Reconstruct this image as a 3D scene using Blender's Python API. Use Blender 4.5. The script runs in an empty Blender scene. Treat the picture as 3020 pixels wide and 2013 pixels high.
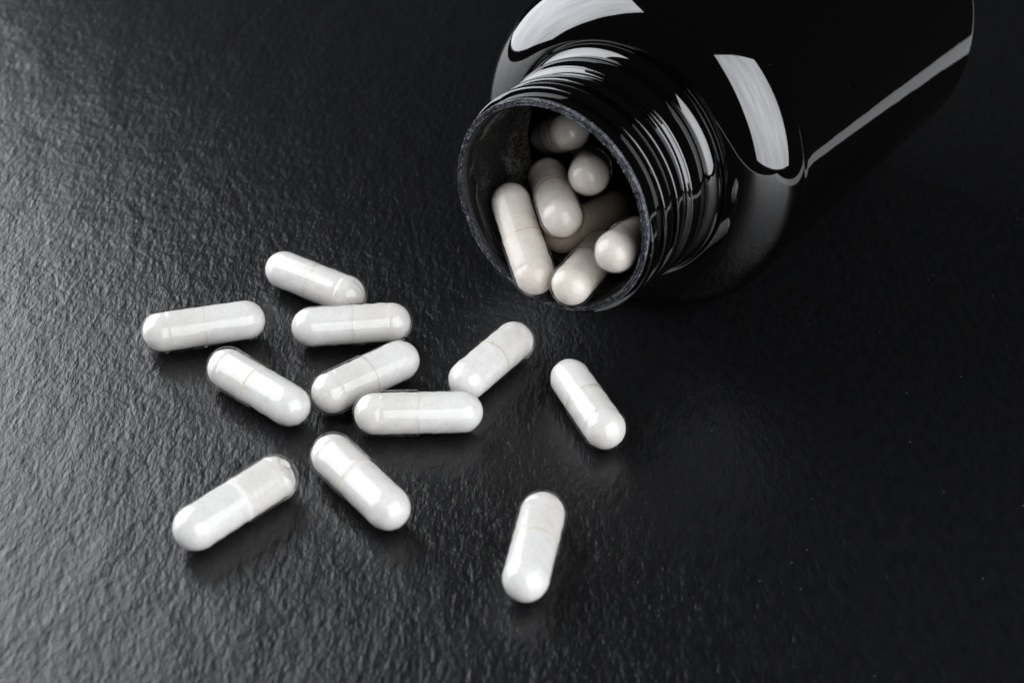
import bpy, math, random
import numpy as np
from mathutils import Matrix, Vector, Quaternion

S = 0.001                      # the numbers below are millimetres
sc = bpy.context.scene
col = sc.collection
rng = np.random.default_rng(7)

# ------------------------------------------------------------------ camera
TH, ROLL, DIST, FPX = 0.631622, 0.056032, 276.292, 4523.8
fw = Vector((0, math.cos(TH), -math.sin(TH)))
up0 = Vector((0, math.sin(TH), math.cos(TH)))
rt0 = Vector((1, 0, 0))
rt = rt0 * math.cos(ROLL) + up0 * math.sin(ROLL)
up = up0 * math.cos(ROLL) - rt0 * math.sin(ROLL)
cd = bpy.data.cameras.new('camera')
cam = bpy.data.objects.new('camera', cd)
col.objects.link(cam)
m = Matrix((rt, up, -fw)).transposed().to_4x4()
m.translation = -fw * DIST * S
cam.matrix_world = m
cd.sensor_width = 36.0
cd.lens = FPX / 3020 * 36.0
cd.clip_start, cd.clip_end = 0.01, 20.0
cd.dof.use_dof = True
cd.dof.focus_distance = 0.266
cd.dof.aperture_fstop = 21.0
cd.dof.aperture_blades = 9
sc.camera = cam

# ------------------------------------------------------------------ world and lamps
w = bpy.data.worlds.new('World')
sc.world = w
w.use_nodes = True
w.node_tree.nodes['Background'].inputs['Color'].default_value = (0.9, 0.95, 1.0, 1)
w.node_tree.nodes['Background'].inputs['Strength'].default_value = 0.012

def softbox(name, az, el, dist, sx, sy, radiance, color, aim=(0, 0, 10)):
    """A studio softbox: a rectangular area lamp whose cloth is brightest in its middle."""
    ld = bpy.data.lights.new(name, 'AREA')
    ld.shape = 'RECTANGLE'
    ld.size, ld.size_y = sx * S, sy * S
    ld.energy = radiance * math.pi * sx * sy * S * S
    ld.color = color
    o = bpy.data.objects.new(name, ld)
    col.objects.link(o)
    a, e = math.radians(az), math.radians(el)
    d = Vector((math.cos(e) * math.cos(a), math.cos(e) * math.sin(a), math.sin(e)))
    o.location = (Vector(aim) + d * dist) * S
    o.rotation_euler = (-d).to_track_quat('-Z', 'Y').to_euler()
    ld.use_nodes = True
    nt = ld.node_tree
    em = nt.nodes['Emission']
    g = nt.nodes.new('ShaderNodeNewGeometry')
    v = nt.nodes.new('ShaderNodeVectorMath'); v.operation = 'DISTANCE'
    v.inputs[1].default_value = (0.5, 0.5, 0)
    nt.links.new(g.outputs['Parametric'], v.inputs[0])
    r = nt.nodes.new('ShaderNodeMapRange')
    r.inputs['From Min'].default_value, r.inputs['From Max'].default_value = 0.0, 0.7
    r.inputs['To Min'].default_value, r.inputs['To Max'].default_value = 1.15, 0.78
    nt.links.new(v.outputs['Value'], r.inputs['Value'])
    nz = nt.nodes.new('ShaderNodeTexNoise')          # folds in the diffuser cloth
    nz.inputs['Scale'].default_value, nz.inputs['Detail'].default_value = 3.5, 2.0
    mp = nt.nodes.new('ShaderNodeMapping'); mp.inputs['Scale'].default_value = (2.2, 0.7, 1)
    nt.links.new(g.outputs['Parametric'], mp.inputs['Vector']); nt.links.new(mp.outputs['Vector'], nz.inputs['Vector'])
    f2 = nt.nodes.new('ShaderNodeMapRange')
    f2.inputs['From Min'].default_value, f2.inputs['From Max'].default_value = 0.3, 0.7
    f2.inputs['To Min'].default_value, f2.inputs['To Max'].default_value = 0.84, 1.16
    nt.links.new(nz.outputs[0], f2.inputs['Value'])
    mu = nt.nodes.new('ShaderNodeMath'); mu.operation = 'MULTIPLY'
    nt.links.new(r.outputs['Result'], mu.inputs[0]); nt.links.new(f2.outputs['Result'], mu.inputs[1])
    nt.links.new(mu.outputs[0], em.inputs['Strength'])
    return o

softbox('softbox_left', 159.5, 25.5, 480, 645, 575, 5.5, (0.925, 0.955, 1.0))
softbox('softbox_right', -51, 25.5, 480, 620, 575, 4.8, (0.935, 0.96, 1.0))

sc.view_settings.view_transform = 'Standard'
sc.view_settings.look = 'None'
sc.view_settings.exposure = 0.0
sc.view_settings.gamma = 1.0
cy = sc.cycles
cy.max_bounces, cy.diffuse_bounces, cy.glossy_bounces = 14, 6, 6
cy.transparent_max_bounces = 24
cy.caustics_reflective = False
cy.sample_clamp_indirect = 4.0

# ------------------------------------------------------------------ helpers
def mesh(name, verts, faces, mats, parent=None, smooth=True, midx=None):
    me = bpy.data.meshes.new(name)
    me.from_pydata([tuple(float(c) * S for c in v) for v in verts], [], faces)
    for mm in mats:
        me.materials.append(mm)
    me.polygons.foreach_set('use_smooth', [smooth] * len(me.polygons))
    if midx is not None:
        me.polygons.foreach_set('material_index', midx)
    me.update()
    o = bpy.data.objects.new(name, me)
    col.objects.link(o)
    if parent:
        o.parent = parent
    return o

def lathe_grid(R, Z, axis='z', flip=False):
    """R, Z: arrays (n_profile, n_angle). Returns verts, quads (closed round the axis)."""
    n, k = R.shape
    t = np.linspace(0, 2 * np.pi, k, endpoint=False)[None, :]
    c, s = R * np.cos(t), R * np.sin(t)
    if axis == 'z':
        V = np.stack([c, s, Z * np.ones_like(R)], -1)
    else:                       # bottle: x along its axis, y to its side, z up
        V = np.stack([Z * np.ones_like(R), -c, s], -1)
    V = V.reshape(-1, 3)
    F = []
    for i in range(n - 1):
        for j in range(k):
            a, b = i * k + j, i * k + (j + 1) % k
            q = (a, b, b + k, a + k)
            F.append(q[::-1] if flip else q)
    return V, F

def lathe(name, prof, k, mats, parent, axis='z', flip=False):
    P = np.array(prof, float)
    R = np.repeat(P[:, 1:2], k, 1)
    Z = np.repeat(P[:, 0:1], k, 1)
    V, F = lathe_grid(R, Z, axis, flip)
    return mesh(name, V, F, mats, parent)

def arc(cx, cr, rs, rr, a0, a1, n):
    """points (s, r) on an ellipse arc, angles in degrees"""
    return [(cx + rs * math.cos(math.radians(a)), cr + rr * math.sin(math.radians(a))) for a in np.linspace(a0, a1, n)]

class NT:
    def __init__(self, name):
        self.m = bpy.data.materials.new(name)
        self.m.use_nodes = True
        self.t = self.m.node_tree
        self.b = self.t.nodes['Principled BSDF']
        self.out = self.t.nodes['Material Output']
    def n(self, kind, **kw):
        x = self.t.nodes.new('ShaderNode' + kind)
        for k, v in kw.items():
            if k.startswith('i_'):
                x.inputs[k[2:].replace('_', ' ')].default_value = v
            else:
                setattr(x, k, v)
        return x
    def l(self, a, b):
        self.t.links.new(a, b)
    def coord(self, scale=(1, 1, 1), rot=(0, 0, 0), kind='Object'):
        tc = self.n('TexCoord'); mp = self.n('Mapping')
        mp.inputs['Scale'].default_value = scale
        mp.inputs['Rotation'].default_value = rot
        self.l(tc.outputs[kind], mp.inputs['Vector'])
        return mp.outputs['Vector']
    def noise(self, vec, scale, detail=4, rough=0.55, dist=0.0, kind='FBM'):
        x = self.n('TexNoise')
        x.noise_type = kind
        x.inputs['Scale'].default_value = scale
        x.inputs['Detail'].default_value = detail
        x.inputs['Roughness'].default_value = rough
        x.inputs['Distortion'].default_value = dist
        self.l(vec, x.inputs['Vector'])
        return x.outputs['Fac'] if 'Fac' in x.outputs else x.outputs[0]
    def ramp(self, fac, stops):
        x = self.n('ValToRGB')
        e = x.color_ramp.elements
        while len(e) < len(stops):
            e.new(0.5)
        for el, (p, c) in zip(e, stops):
            el.position = p
            el.color = (c[0], c[1], c[2], 1) if hasattr(c, '__len__') else (c, c, c, 1)
        self.l(fac, x.inputs['Fac'])
        return x.outputs['Color']
    def math(self, op, a, b=None, c=None):
        x = self.n('Math', operation=op)
        for i, v in enumerate((a, b, c)):
            if v is None:
                continue
            if isinstance(v, (int, float)):
                x.inputs[i].default_value = v
            else:
                self.l(v, x.inputs[i])
        return x.outputs[0]
    def bump(self, h, dist, strength=1.0, normal=None):
        x = self.n('Bump')
        x.inputs['Distance'].default_value = dist
        x.inputs['Strength'].default_value = strength
        self.l(h, x.inputs['Height'])
        if normal is not None:
            self.l(normal, x.inputs['Normal'])
        return x.outputs['Normal']

# ------------------------------------------------------------------ materials
def mat_slate():
    k = NT('slate')
    # flakes drawn out along the cleavage grain
    v = k.coord(scale=(1.0, 0.43, 1.0), rot=(0, 0, math.radians(-14)))
    n1 = k.noise(v, 1700, 4, 0.62, 0.0)
    n2 = k.noise(v, 680, 5, 0.6, 0.15)
    v2 = k.coord(scale=(1, 0.6, 1), rot=(0, 0, math.radians(-35)))
    n3 = k.noise(v2, 90, 3, 0.5, 0.3)
    vs = k.n('TexVoronoi'); vs.feature = 'F1'; vs.inputs['Scale'].default_value = 800
    vs.inputs['Detail'].default_value = 1.5
    warp = k.n('VectorMath', operation='ADD')
    nz = k.n('TexNoise'); nz.inputs['Scale'].default_value = 700; nz.inputs['Detail'].default_value = 3
    k.l(v, nz.inputs['Vector'])
    sc_ = k.n('VectorMath', operation='SCALE'); sc_.inputs['Scale'].default_value = 0.0012
    k.l(nz.outputs['Color'], sc_.inputs[0])
    k.l(v, warp.inputs[0]); k.l(sc_.outputs[0], warp.inputs[1])
    k.l(warp.outputs[0], vs.inputs['Vector'])
    h = k.math('ADD', k.math('MULTIPLY', n1, 0.6), k.math('MULTIPLY', n2, 1.12))
    h = k.math('ADD', h, k.math('MULTIPLY', vs.outputs['Distance'], -0.3))
    h = k.math('ADD', h, k.math('MULTIPLY', n3, 2.6))
    nrm = k.bump(h, 0.00019, 1.0)
    c = k.ramp(n2, [(0.3, (0.003, 0.0031, 0.0034)), (0.7, (0.006, 0.0061, 0.0066))])
    # stray pale specks of mineral and capsule dust
    vo = k.n('TexVoronoi'); vo.inputs['Scale'].default_value = 260
    k.l(k.coord(), vo.inputs['Vector'])
    spk = k.math('LESS_THAN', vo.outputs['Distance'], 0.034)
    mx = k.n('Mix', data_type='RGBA')
    k.l(k.math('MULTIPLY', spk, 0.5), mx.inputs['Factor'])
    k.l(c, mx.inputs['A']); mx.inputs['B'].default_value = (0.16, 0.16, 0.165, 1)
    df = k.n('BsdfDiffuse'); k.l(mx.outputs['Result'], df.inputs['Color']); k.l(nrm, df.inputs['Normal'])
    gl = k.n('BsdfGlossy'); gl.distribution = 'BECKMANN'
    gl.inputs['Color'].default_value = (1, 1, 1, 1)
    k.l(k.math('ADD', 0.185, k.math('MULTIPLY', n1, 0.14)), gl.inputs['Roughness']); k.l(nrm, gl.inputs['Normal'])
    fr = k.n('Fresnel'); fr.inputs['IOR'].default_value = 1.55; k.l(nrm, fr.inputs['Normal'])
    g2 = k.n('BsdfGlossy'); g2.distribution = 'GGX'        # duller mineral faces between the polished flakes
    g2.inputs['Roughness'].default_value = 0.36; k.l(nrm, g2.inputs['Normal'])
    gm = k.n('MixShader'); gm.inputs[0].default_value = 0.30
    k.l(gl.outputs[0], gm.inputs[1]); k.l(g2.outputs[0], gm.inputs[2])
    mix = k.n('MixShader')
    k.l(fr.outputs[0], mix.inputs[0]); k.l(df.outputs[0], mix.inputs[1]); k.l(gm.outputs[0], mix.inputs[2])
    k.t.nodes.remove(k.b)
    k.l(mix.outputs[0], k.out.inputs['Surface'])
    return k.m

def mat_black_plastic():
    k = NT('black_gloss_plastic')
    k.b.inputs['Base Color'].default_value = (0.0011, 0.0009, 0.0008, 1)
    k.b.inputs['IOR'].default_value = 1.85
    v = k.coord()
    fine = k.noise(v, 1500, 2)
    wave = k.noise(v, 70, 2, 0.4)
    k.l(k.math('ADD', 0.02, k.math('MULTIPLY', fine, 0.03)), k.b.inputs['Roughness'])
    h = k.math('ADD', k.math('MULTIPLY', wave, 1.0), k.math('MULTIPLY', fine, 0.004))
    k.l(k.bump(h, 0.00008, 1.0), k.b.inputs['Normal'])
    vo = k.n('TexVoronoi'); vo.inputs['Scale'].default_value = 420
    k.l(v, vo.inputs['Vector'])
    patch = k.noise(v, 60, 2)
    thr = k.math('MULTIPLY', k.math('SUBTRACT', patch, 0.42), 0.16)
    spk = k.math('LESS_THAN', vo.outputs['Distance'], thr)
    mx = k.n('Mix', data_type='RGBA')
    k.l(k.math('MULTIPLY', spk, 0.2), mx.inputs['Factor'])
    mx.inputs['A'].default_value = (0.0011, 0.0009, 0.0008, 1)
    mx.inputs['B'].default_value = (0.22, 0.22, 0.23, 1)
    k.l(mx.outputs['Result'], k.b.inputs['Base Color'])
    return k.m

def mat_inner():
    k = NT('dusty_inner_plastic')
    n = k.noise(k.coord(scale=(0.5, 1, 1)), 2200, 6, 0.8, 0.3)
    n2 = k.noise(k.coord(scale=(1, 0.6, 0.6)), 130, 5, 0.6, 0.8)
    # powder has caked on past the first few millimetres behind the lip
    sx = k.n('SeparateXYZ'); tc = k.n('TexCoord'); k.l(tc.outputs['Object'], sx.inputs[0])
    edge = k.n('MapRange'); edge.interpolation_type = 'SMOOTHSTEP'
    edge.inputs['From Min'].default_value, edge.inputs['From Max'].default_value = 0.0022, 0.0048
    k.l(k.math('ADD', sx.outputs['X'], k.math('MULTIPLY', k.math('SUBTRACT', n2, 0.5), 0.006)), edge.inputs['Value'])
    d = k.math('MULTIPLY', k.math('MULTIPLY', n, n2), edge.outputs['Result'])
    k.l(k.ramp(d, [(0.14, (0.003, 0.0024, 0.002)), (0.26, (0.014, 0.011, 0.009)), (0.34, (0.15, 0.135, 0.12))]), k.b.inputs['Base Color'])
    k.l(k.math('ADD', 0.3, k.math('MULTIPLY', edge.outputs['Result'], 0.5)), k.b.inputs['Roughness'])
    k.b.inputs['Specular IOR Level'].default_value = 0.22
    k.l(k.bump(k.math('MULTIPLY', k.math('ADD', n, n2), edge.outputs['Result']), 0.0012, 1.0), k.b.inputs['Normal'])
    return k.m

def mat_rim():
    k = NT('torn_rim_plastic')
    v = k.coord()
    n = k.noise(v, 700, 5, 0.7, 0.4)
    n2 = k.noise(v, 3000, 3, 0.6)
    sx = k.n('SeparateXYZ'); k.l(v, sx.inputs[0])
    rr = k.math('SQRT', k.math('ADD', k.math('POWER', sx.outputs['Y'], 2.0), k.math('POWER', sx.outputs['Z'], 2.0)))
    rr = k.math('ADD', rr, k.math('MULTIPLY', k.math('SUBTRACT', n, 0.5), 0.00035))
    line = k.math('MULTIPLY', k.math('ADD', k.math('SINE', k.math('MULTIPLY', rr, 2 * math.pi / 0.00042)), 1.0), 0.5)
    d = k.math('ADD', k.math('MULTIPLY', n, 0.5), k.math('MULTIPLY', n2, 0.4))
    d = k.math('ADD', d, k.math('MULTIPLY', k.math('SUBTRACT', line, 0.5), 0.22))
    k.l(k.ramp(d, [(0.38, (0.006, 0.0065, 0.008)), (0.53, (0.035, 0.039, 0.047)), (0.68, (0.22, 0.23, 0.26))]), k.b.inputs['Base Color'])
    k.b.inputs['Roughness'].default_value = 0.4
    k.l(k.bump(d, 0.0004, 1.0), k.b.inputs['Normal'])
    return k.m

def mat_shell(name, tint, rough=0.11):
    k = NT(name)
    k.t.nodes.remove(k.b)
    tr = k.n('BsdfTransparent'); tr.inputs['Color'].default_value = (*tint, 1)
    gl = k.n('BsdfGlossy'); gl.inputs['Roughness'].default_value = rough
    gl.inputs['Color'].default_value = (1, 1, 1, 1)
    fr = k.n('Fresnel')
    gm = k.n('NewGeometry')       # a thin shell: the same reflectance from inside as from outside
    k.l(k.math('SUBTRACT', 1.5, k.math('MULTIPLY', gm.outputs['Backfacing'], 1.5 - 1 / 1.5)), fr.inputs['IOR'])
    v = k.coord()
    h = k.noise(v, 500, 2, 0.5)
    nb = k.bump(h, 0.00002, 1.0)
    k.l(nb, gl.inputs['Normal']); k.l(nb, fr.inputs['Normal'])
    mx = k.n('MixShader')
    k.l(fr.outputs[0], mx.inputs[0]); k.l(tr.outputs[0], mx.inputs[1]); k.l(gl.outputs[0], mx.inputs[2])
    k.l(mx.outputs[0], k.out.inputs['Surface'])
    return k.m

def mat_powder():
    k = NT('white_powder')
    v = k.coord()
    n = k.noise(v, 2600, 4, 0.7)
    n2 = k.noise(v, 420, 3, 0.6)
    d = k.math('ADD', k.math('MULTIPLY', n, 0.6), k.math('MULTIPLY', n2, 0.4))
    k.l(k.ramp(d, [(0.3, (0.58, 0.57, 0.555)), (0.6, (0.71, 0.70, 0.685))]), k.b.inputs['Base Color'])
    k.b.inputs['Roughness'].default_value = 1.0
    k.b.inputs['Specular IOR Level'].default_value = 0.0
    k.l(k.bump(d, 0.00008, 0.7), k.b.inputs['Normal'])
    return k.m

def mat_table():
    k = NT('pale_table_paint')
    n = k.noise(k.coord(), 30, 4)
    k.l(k.ramp(n, [(0.3, (0.68, 0.68, 0.68)), (0.7, (0.74, 0.74, 0.74))]), k.b.inputs['Base Color'])
    k.b.inputs['Roughness'].default_value = 0.5
    return k.m

M_slate, M_black, M_inner, M_rim = mat_slate(), mat_black_plastic(), mat_inner(), mat_rim()
M_shell = mat_shell('clear_gelatin', (0.987, 0.983, 0.975))
M_cap = mat_shell('clear_gelatin_double', (0.962, 0.952, 0.936))
M_lip = mat_shell('gelatin_cut_edge', (0.93, 0.87, 0.75), 0.12)  # amber glint of light refracted at the cap edge, put into the tint
M_dull = mat_shell('dusty_beige_gelatin', (0.955, 0.918, 0.878), 0.24)
M_amber_lit = mat_shell('gelatin_amber_light_tint', (0.95, 0.865, 0.775), 0.2)  # ordinary gelatin; light through the amber bottle wall is put into its tint
M_powder, M_table = mat_powder(), mat_table()

# ------------------------------------------------------------------ surface
X0, X1, Y0, Y1, TK = -175.0, 145.0, -150.0, 330.0, 6.0
def slab(name, x0, x1, y0, y1, z0, z1, ch, mat, rough=0.0):
    # a slab with a bevelled, slightly uneven edge
    per = []
    n = 60
    for (ax, ay, bx, by) in ((x0, y0, x1, y0), (x1, y0, x1, y1), (x1, y1, x0, y1), (x0, y1, x0, y0)):
        for i in range(n):
            u = i / n
            per.append((ax + (bx - ax) * u, ay + (by - ay) * u))
    per = np.array(per); c = np.array([(x0 + x1) / 2, (y0 + y1) / 2])
    N = len(per); V = []
    dirs = (per - c) / np.linalg.norm(per - c, axis=1)[:, None]
    for (ins, z) in ((0.0, z0), (0.0, z1 - ch), (ch, z1)):
        j = rng.normal(0, rough, N)[:, None]
        q = per - dirs * ins + dirs * j * (1 if z != z1 else 0.6)
        V += [(*p, z) for p in q]
    F = []
    for r in range(2):
        for i in range(N):
            a, b = r * N + i, r * N + (i + 1) % N
            F.append((a, b, b + N, a + N))
    F.append(tuple(range(2 * N, 3 * N)))
    F.append(tuple(reversed(range(N))))
    o = mesh(name, V, F, [mat], smooth=False)
    o['kind'] = 'structure'
    return o
slab('slate_surface', X0, X1, Y0, Y1, -TK, 0.0, 1.2, M_slate, 0.35)
slab('table_top', X0 - 30, X1 + 47, Y0 - 30, Y1 + 30, -TK - 18, -TK - 0.004, 1.5, M_table)

# ------------------------------------------------------------------ bottle
PHI = 0.985148
MX, MY, RB = 4.78145, -5.58387, 31.5775
bottle = bpy.data.objects.new('pill_bottle', None)
col.objects.link(bottle)
bottle.location = (MX * S, MY * S, 0)
bottle.rotation_euler = (0, 0, PHI)
bottle.empty_display_size = 0.02
bottle['label'] = 'glossy black plastic pill bottle lying open on its side with a ragged torn rim'
bottle['category'] = 'bottle'
K = 288
def bpart(name, prof, mat, flip=False, parent=bottle):
    o = lathe(name, prof, K, [mat], parent, 'x', flip)
    if parent is bottle:
        o.location = (0, 0, RB * S)
    return o

NR = 19.0
body_prof = [(17.9, 19.3)] + arc(18.2, 21.5, 2.0, 2.15, -90, 0, 14) \
    + [(29.5 - 9.55 * math.cos(q), 20.6 + (RB - 20.6) * math.sin(q)) for q in np.linspace(0.11, math.pi / 2, 44)] \
    + [(29.75, RB - 0.02), (29.95, RB - 0.16), (30.2, RB - 0.2), (30.45, RB - 0.14), (30.7, RB - 0.04), (31.2, RB)] \
    + [(s, RB) for s in np.linspace(33, 102, 36)] + [(103.6, RB), (104.0, RB)] \
    + arc(104.0, RB - 3.6, 3.6, 3.6, 90, 4, 18)[1:] + [(107.4, RB - 4.6), (106.2, RB - 8), (105.6, 12.0), (105.4, 0.01)]
bpart('body', body_prof, M_black)
neck_prof = [(0.7, NR + 0.02), (1.0, NR + 0.05)] + [(s, NR + 0.06 - 0.022 * (s - 1.2)) for s in np.linspace(1.3, 11.6, 16)] \
    + arc(11.75, NR + 0.1, 0.3, 0.26, -90, 0, 5) + [(12.25, NR + 0.9)] + arc(12.65, NR + 0.85, 0.4, 0.35, 180, 100, 6) \
    + [(s, NR + 1.15 + 0.42 * (1 - ((s - 15) / 2.3) ** 2)) for s in np.linspace(13.0, 17.0, 18)] \
    + arc(17.4, NR + 0.85, 0.4, 0.35, 80, 0, 6) + [(17.9, NR + 0.6), (17.98, NR + 0.34)]
bpart('neck', neck_prof, M_black)
inner_prof = [(1.4, 17.85), (1.8, 17.8)] + [(s, 17.62) for s in np.linspace(2.6, 19.5, 24)] \
    + [(29.5 - 8.6 * math.cos(q), 18.2 + (RB - 1.3 - 18.2) * math.sin(q)) for q in np.linspace(0.05, math.pi / 2, 20)] \
    + [(s, RB - 1.3) for s in np.linspace(34, 103, 20)] + [(104.3, RB - 3), (104.2, 0.01)]
bpart('inner_wall', inner_prof, M_inner, flip=True)

def helix():
    pitch, turns = 3.9, 2.32
    th0, s0 = math.radians(16), 1.5
    hp = [(-1.30, -0.10), (-1.15, 0.70), (-1.11, 0.79), (-1.04, 0.86), (-0.95, 0.90), (-0.82, 0.92), (-0.40, 0.93)]
    pr = hp + [(-a_, b_) for a_, b_ in reversed(hp)]
    N = 900
    V, F = [], []
    for i in range(N + 1):
        u = i / N
        th = th0 - u * turns * 2 * math.pi
        e = min(1, u * turns * 2 * math.pi * 19 / 7.0, (1 - u) * turns * 2 * math.pi * 19 / 9.0)
        e = max(0.0, e); e = e * e * (3 - 2 * e)
        sc_ = s0 + u * turns * pitch
        for (ds, dr) in pr:
            r = NR + (dr * e if dr > 0 else dr)
            V.append((sc_ + ds * (0.35 + 0.65 * e), -r * math.cos(th), r * math.sin(th)))
    k = len(pr)
    for i in range(N):
        for j in range(k - 1):
            a = i * k + j
            F.append((a, a + 1, a + 1 + k, a + k))
    o = mesh('screw_thread', V, F, [M_black], bottle)
    o.location = (0, 0, RB * S)
helix()

def rim():
    # ragged lip: several fine torn ridges running round the mouth
    k = 1100
    sec = [(1.5, 17.86), (0.9, 17.86), (0.45, 17.87), (0.18, 17.92), (0.05, 18.02), (0.0, 18.12), (0.0, 18.24), (0.0, 18.36), (0.0, 18.48),
           (0.0, 18.62), (0.02, 18.76), (0.08, 18.88), (0.2, 18.97), (0.4, 19.02), (0.9, 19.03)]
    P = np.array(sec)
    n = len(P)
    def rnd(period):
        a = rng.normal(0, 1, period)
        x = np.linspace(0, period, k, endpoint=False)
        i = x.astype(int); f = x - i; f = f * f * (3 - 2 * f)
        return a[i % period] * (1 - f) + a[(i + 1) % period] * f
    R = np.repeat(P[:, 1:2], k, 1); Z = np.repeat(P[:, 0:1], k, 1)
    amp = np.array([0, 0.02, .06, .10, .12, .13, .13, .13, .13, .13, .12, .11, .08, .04, 0])
    ridge = np.array([0, 0, 0, .05, -.10, .10, -.12, .09, -.12, .10, -.10, .08, 0, 0, 0])
    for i in range(n):
        Z[i] += amp[i] * (0.55 * rnd(70) + 0.5 * rnd(260) + 0.5 * rnd(700)) - ridge[i] * (1 + 0.5 * rnd(40))
        R[i] += amp[i] * 0.45 * (0.6 * rnd(110) + 0.6 * rnd(520))
    V, F = lathe_grid(R, Z, 'x', True)
    o = mesh('rim', V, F, [M_rim], bottle, smooth=False)
    o.location = (0, 0, RB * S)
rim()

# ------------------------------------------------------------------ capsules
RC, RBD, L0 = 3.84, 3.61, 14.3
def capsule_meshes():
    k = 64
    cap = [(L0 / 2 + RC * math.cos(q), max(1e-3, RC * math.sin(q))) for q in np.linspace(0, math.pi / 2, 22)]
    z = L0 / 2
    cap += [(z - 0.25, RC - 0.01), (z - 0.45, RC - 0.07), (z - 0.62, RC - 0.10), (z - 0.8, RC - 0.07), (z - 1.0, RC - 0.01)]
    cap += [(s, RC) for s in np.linspace(z - 1.4, 0.25, 8)] + [(0.05, RC + 0.015), (0.0, RC - 0.01), (0.0, RBD + 0.01)]
    V, F = lathe_grid(np.repeat(np.array(cap)[:, 1:], k, 1), np.repeat(np.array(cap)[:, :1], k, 1), 'z', True)
    mi = [1 if f // k >= len(cap) - 3 else 0 for f in range(len(F))]
    c = mesh('cap', V, F, [M_cap, M_lip], None, True, mi)
    bod = [(-L0 / 2 - (RBD + .1) * math.cos(q), max(1e-3, RBD * math.sin(q))) for q in np.linspace(0, math.pi / 2, 22)]
    bod += [(s, RBD) for s in np.linspace(-L0 / 2 + 0.6, 0.06, 10)]
    V, F = lathe_grid(np.repeat(np.array(bod)[:, 1:], k, 1), np.repeat(np.array(bod)[:, :1], k, 1))
    b = mesh('body', V, F, [M_shell])
    return c, b
cap_me, body_me = (o.data for o in capsule_meshes())
for o in [o for o in col.objects if o.type == 'MESH' and o.data in (cap_me, body_me)]:
    bpy.data.objects.remove(o)

def powder_mesh(L, seed, gap):
    """Packed powder, a little smaller than the shell, uneven; gap = share of the cap left empty."""
    r_ = np.random.default_rng(seed)
    k, n = 56, 46
    rp = 3.42
    top = L / 2 + 3.60 - 0.16
    bot = -L / 2 - 3.60
    t = np.linspace(0, 1, n)
    zz = bot + (top - bot) * (0.5 - 0.5 * np.cos(t * np.pi))
    def rad(z):
        r = np.full_like(z, rp)
        lo, hi = z < -L / 2, z > L / 2
        r[lo] = rp * np.sqrt(np.maximum(0, 1 - ((z[lo] + L / 2) / (bot + L / 2)) ** 2))
        r[hi] = rp * np.sqrt(np.maximum(0, 1 - ((z[hi] - L / 2) / (top - L / 2)) ** 2))
        return r
    R = np.repeat(np.maximum(rad(zz), 1e-3)[:, None], k, 1)
    Z = np.repeat(zz[:, None], k, 1)
    nz = np.zeros((n, k))
    for _ in range(26):
        fz, ft, ph, am = r_.uniform(0.4, 3.2), r_.integers(0, 9), r_.uniform(0, 6.28), r_.uniform(0.3, 1)
        nz += am * np.sin(fz * Z + ft * np.linspace(0, 2 * np.pi, k, endpoint=False)[None] + ph)
    R = np.minimum(R * (1 + 0.004 * nz), 3.56)
    V, F = lathe_grid(R, Z)
    if gap > 0:                 # the corner of the cap that the fill has slumped out of (local +x side is up)
        nrm = np.array([0.72, 0.05, 0.69])
        lim = (L / 2) * nrm[2] + 3.6 - gap
        d = V @ nrm + 0.10 * nz.reshape(-1)
        ex = np.maximum(0, d - lim)
        V = V - ex[:, None] * nrm
    me = bpy.data.meshes.new('powder')
    me.from_pydata([tuple(p) for p in (V * S)], [], F)
    me.materials.append(M_powder)
    me.polygons.foreach_set('use_smooth', [True] * len(me.polygons))
    return me

def capsule(A, B, label, group, seed, gap=0.0, dull=False):
    """A: centre of the cap's dome, B: centre of the body's dome (mm)."""
    A, B = Vector(A), Vector(B)
    d = A - B
    L = d.length
    root = bpy.data.objects.new('capsule', None)
    root.empty_display_size = 0.004
    col.objects.link(root)
    z = d.normalized()
    x = Vector((0, 0, 1)) - z * z.z
    x.normalize()
    if seed % 3:
        x = Quaternion(z, (seed % 5 - 2) * 0.35) @ x
    y = z.cross(x)
    mm = Matrix((x, y, z)).transposed().to_4x4()
    mm.translation = (A + B) / 2 * S
    root.matrix_world = mm
    root['label'], root['category'], root['group'] = label, 'capsule', group
    e = (L - L0) / 2
    for nm, me, off in (('cap', cap_me, e), ('body', body_me, -e), ('powder', powder_mesh(L, seed, gap), 0)):
        o = bpy.data.objects.new(nm, me)
        col.objects.link(o)
        o.parent = root
        o.location = (0, 0, off * S)
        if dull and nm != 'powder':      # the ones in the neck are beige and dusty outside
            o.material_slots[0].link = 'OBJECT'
            o.material_slots[0].material = M_amber_lit if dull == 2 else M_dull  # rear capsule: warm light from the bottle wall painted as a brown tint
    return root

G1, G2 = 'white capsules spilled on the slate', 'capsules still inside the bottle neck'
H = 3.86
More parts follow.
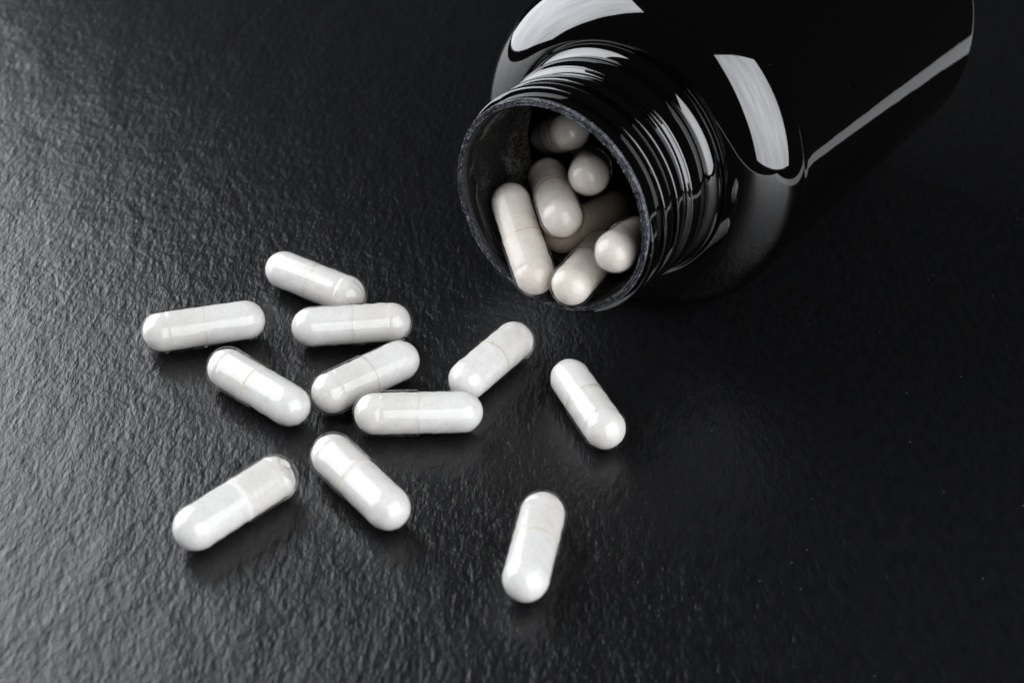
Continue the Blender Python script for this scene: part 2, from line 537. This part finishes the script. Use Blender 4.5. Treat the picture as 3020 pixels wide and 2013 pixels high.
# cap end first
loose = [
 ((-30.59, 6.30), (-42.83, 13.07), 'white capsule farthest back of the spilled ones, its near end behind another capsule', 0.5),
 ((-60.84, -8.26), (-47.46, -3.40), 'leftmost white capsule on the slate, lying almost level by itself', 0.35),
 ((-21.64, -1.44), (-35.33, -4.28), 'level white capsule lying just in front of the farthest back spilled capsule', 0.0),
 ((-47.72, -17.71), (-36.11, -26.43), 'white capsule slanting down to the right below the leftmost capsule', 0.2),
 ((-29.51, -22.54), (-19.22, -12.76), 'capsule amid the cluster slanting up to the right, between two level ones', 0.3),
 ((-21.76, -27.43), (-7.72, -25.73), 'level white capsule at the front of the cluster, overlapping the end of a slanted one', 0.0),
 ((0.33, -5.13), (-6.95, -16.78), 'white capsule below the bottle mouth slanting up to the right, its low end hidden', 0.0),
 ((15.97, -27.87), (10.34, -15.25), 'rightmost white capsule on the slate, alone, tilted down to the right', 0.0),
 ((-35.68, -44.65), (-45.33, -56.43), 'white capsule at lower left slanting up right with a clear gap in its cap', 1.25),
 ((-27.26, -38.54), (-17.52, -49.77), 'white capsule in the foreground slanting down to the right, centred under the cluster', 0.4),
 ((6.11, -49.41), (3.96, -63.16), 'white capsule nearest the viewer, standing almost upright in the picture at lower right', 0.0),
]
for i, (a, b, lab, gap) in enumerate(loose):
    capsule((*a, H), (*b, H), lab, G1, 11 + i, gap)
inside = [
 ((3.26, -4.71, 17.81), (-1.51, 6.78, 24.80), 'long pale capsule leaning on the left side of the bottle mouth'),
 ((7.27, -0.69, 27.20), (4.68, 13.35, 26.48), 'middle capsule in the bottle mouth pointing at the viewer, right of the long leaning one'),
 ((9.54, -8.95, 19.04), (14.99, 4.20, 18.03), 'bright capsule lying at the very bottom of the bottle mouth, end towards the viewer'),
 ((20.57, 1.92, 22.62), (16.17, -10.85, 27.31), 'capsule at the right edge of the bottle mouth, partly hidden by the rim'),
 ((17.44, 18.37, 17.91), (8.01, 7.64, 18.55), 'capsule with amber light in its tint, lying deep in shade behind the others in the bottle mouth'),
 ((12.41, 16.95, 27.96), (11.46, 3.63, 33.09), 'greyish capsule seen end on below the topmost one in the bottle mouth'),
 ((7.93, 12.59, 36.49), (4.64, 24.28, 28.94), 'topmost capsule in the bottle mouth, lying crosswise in the shade'),
]
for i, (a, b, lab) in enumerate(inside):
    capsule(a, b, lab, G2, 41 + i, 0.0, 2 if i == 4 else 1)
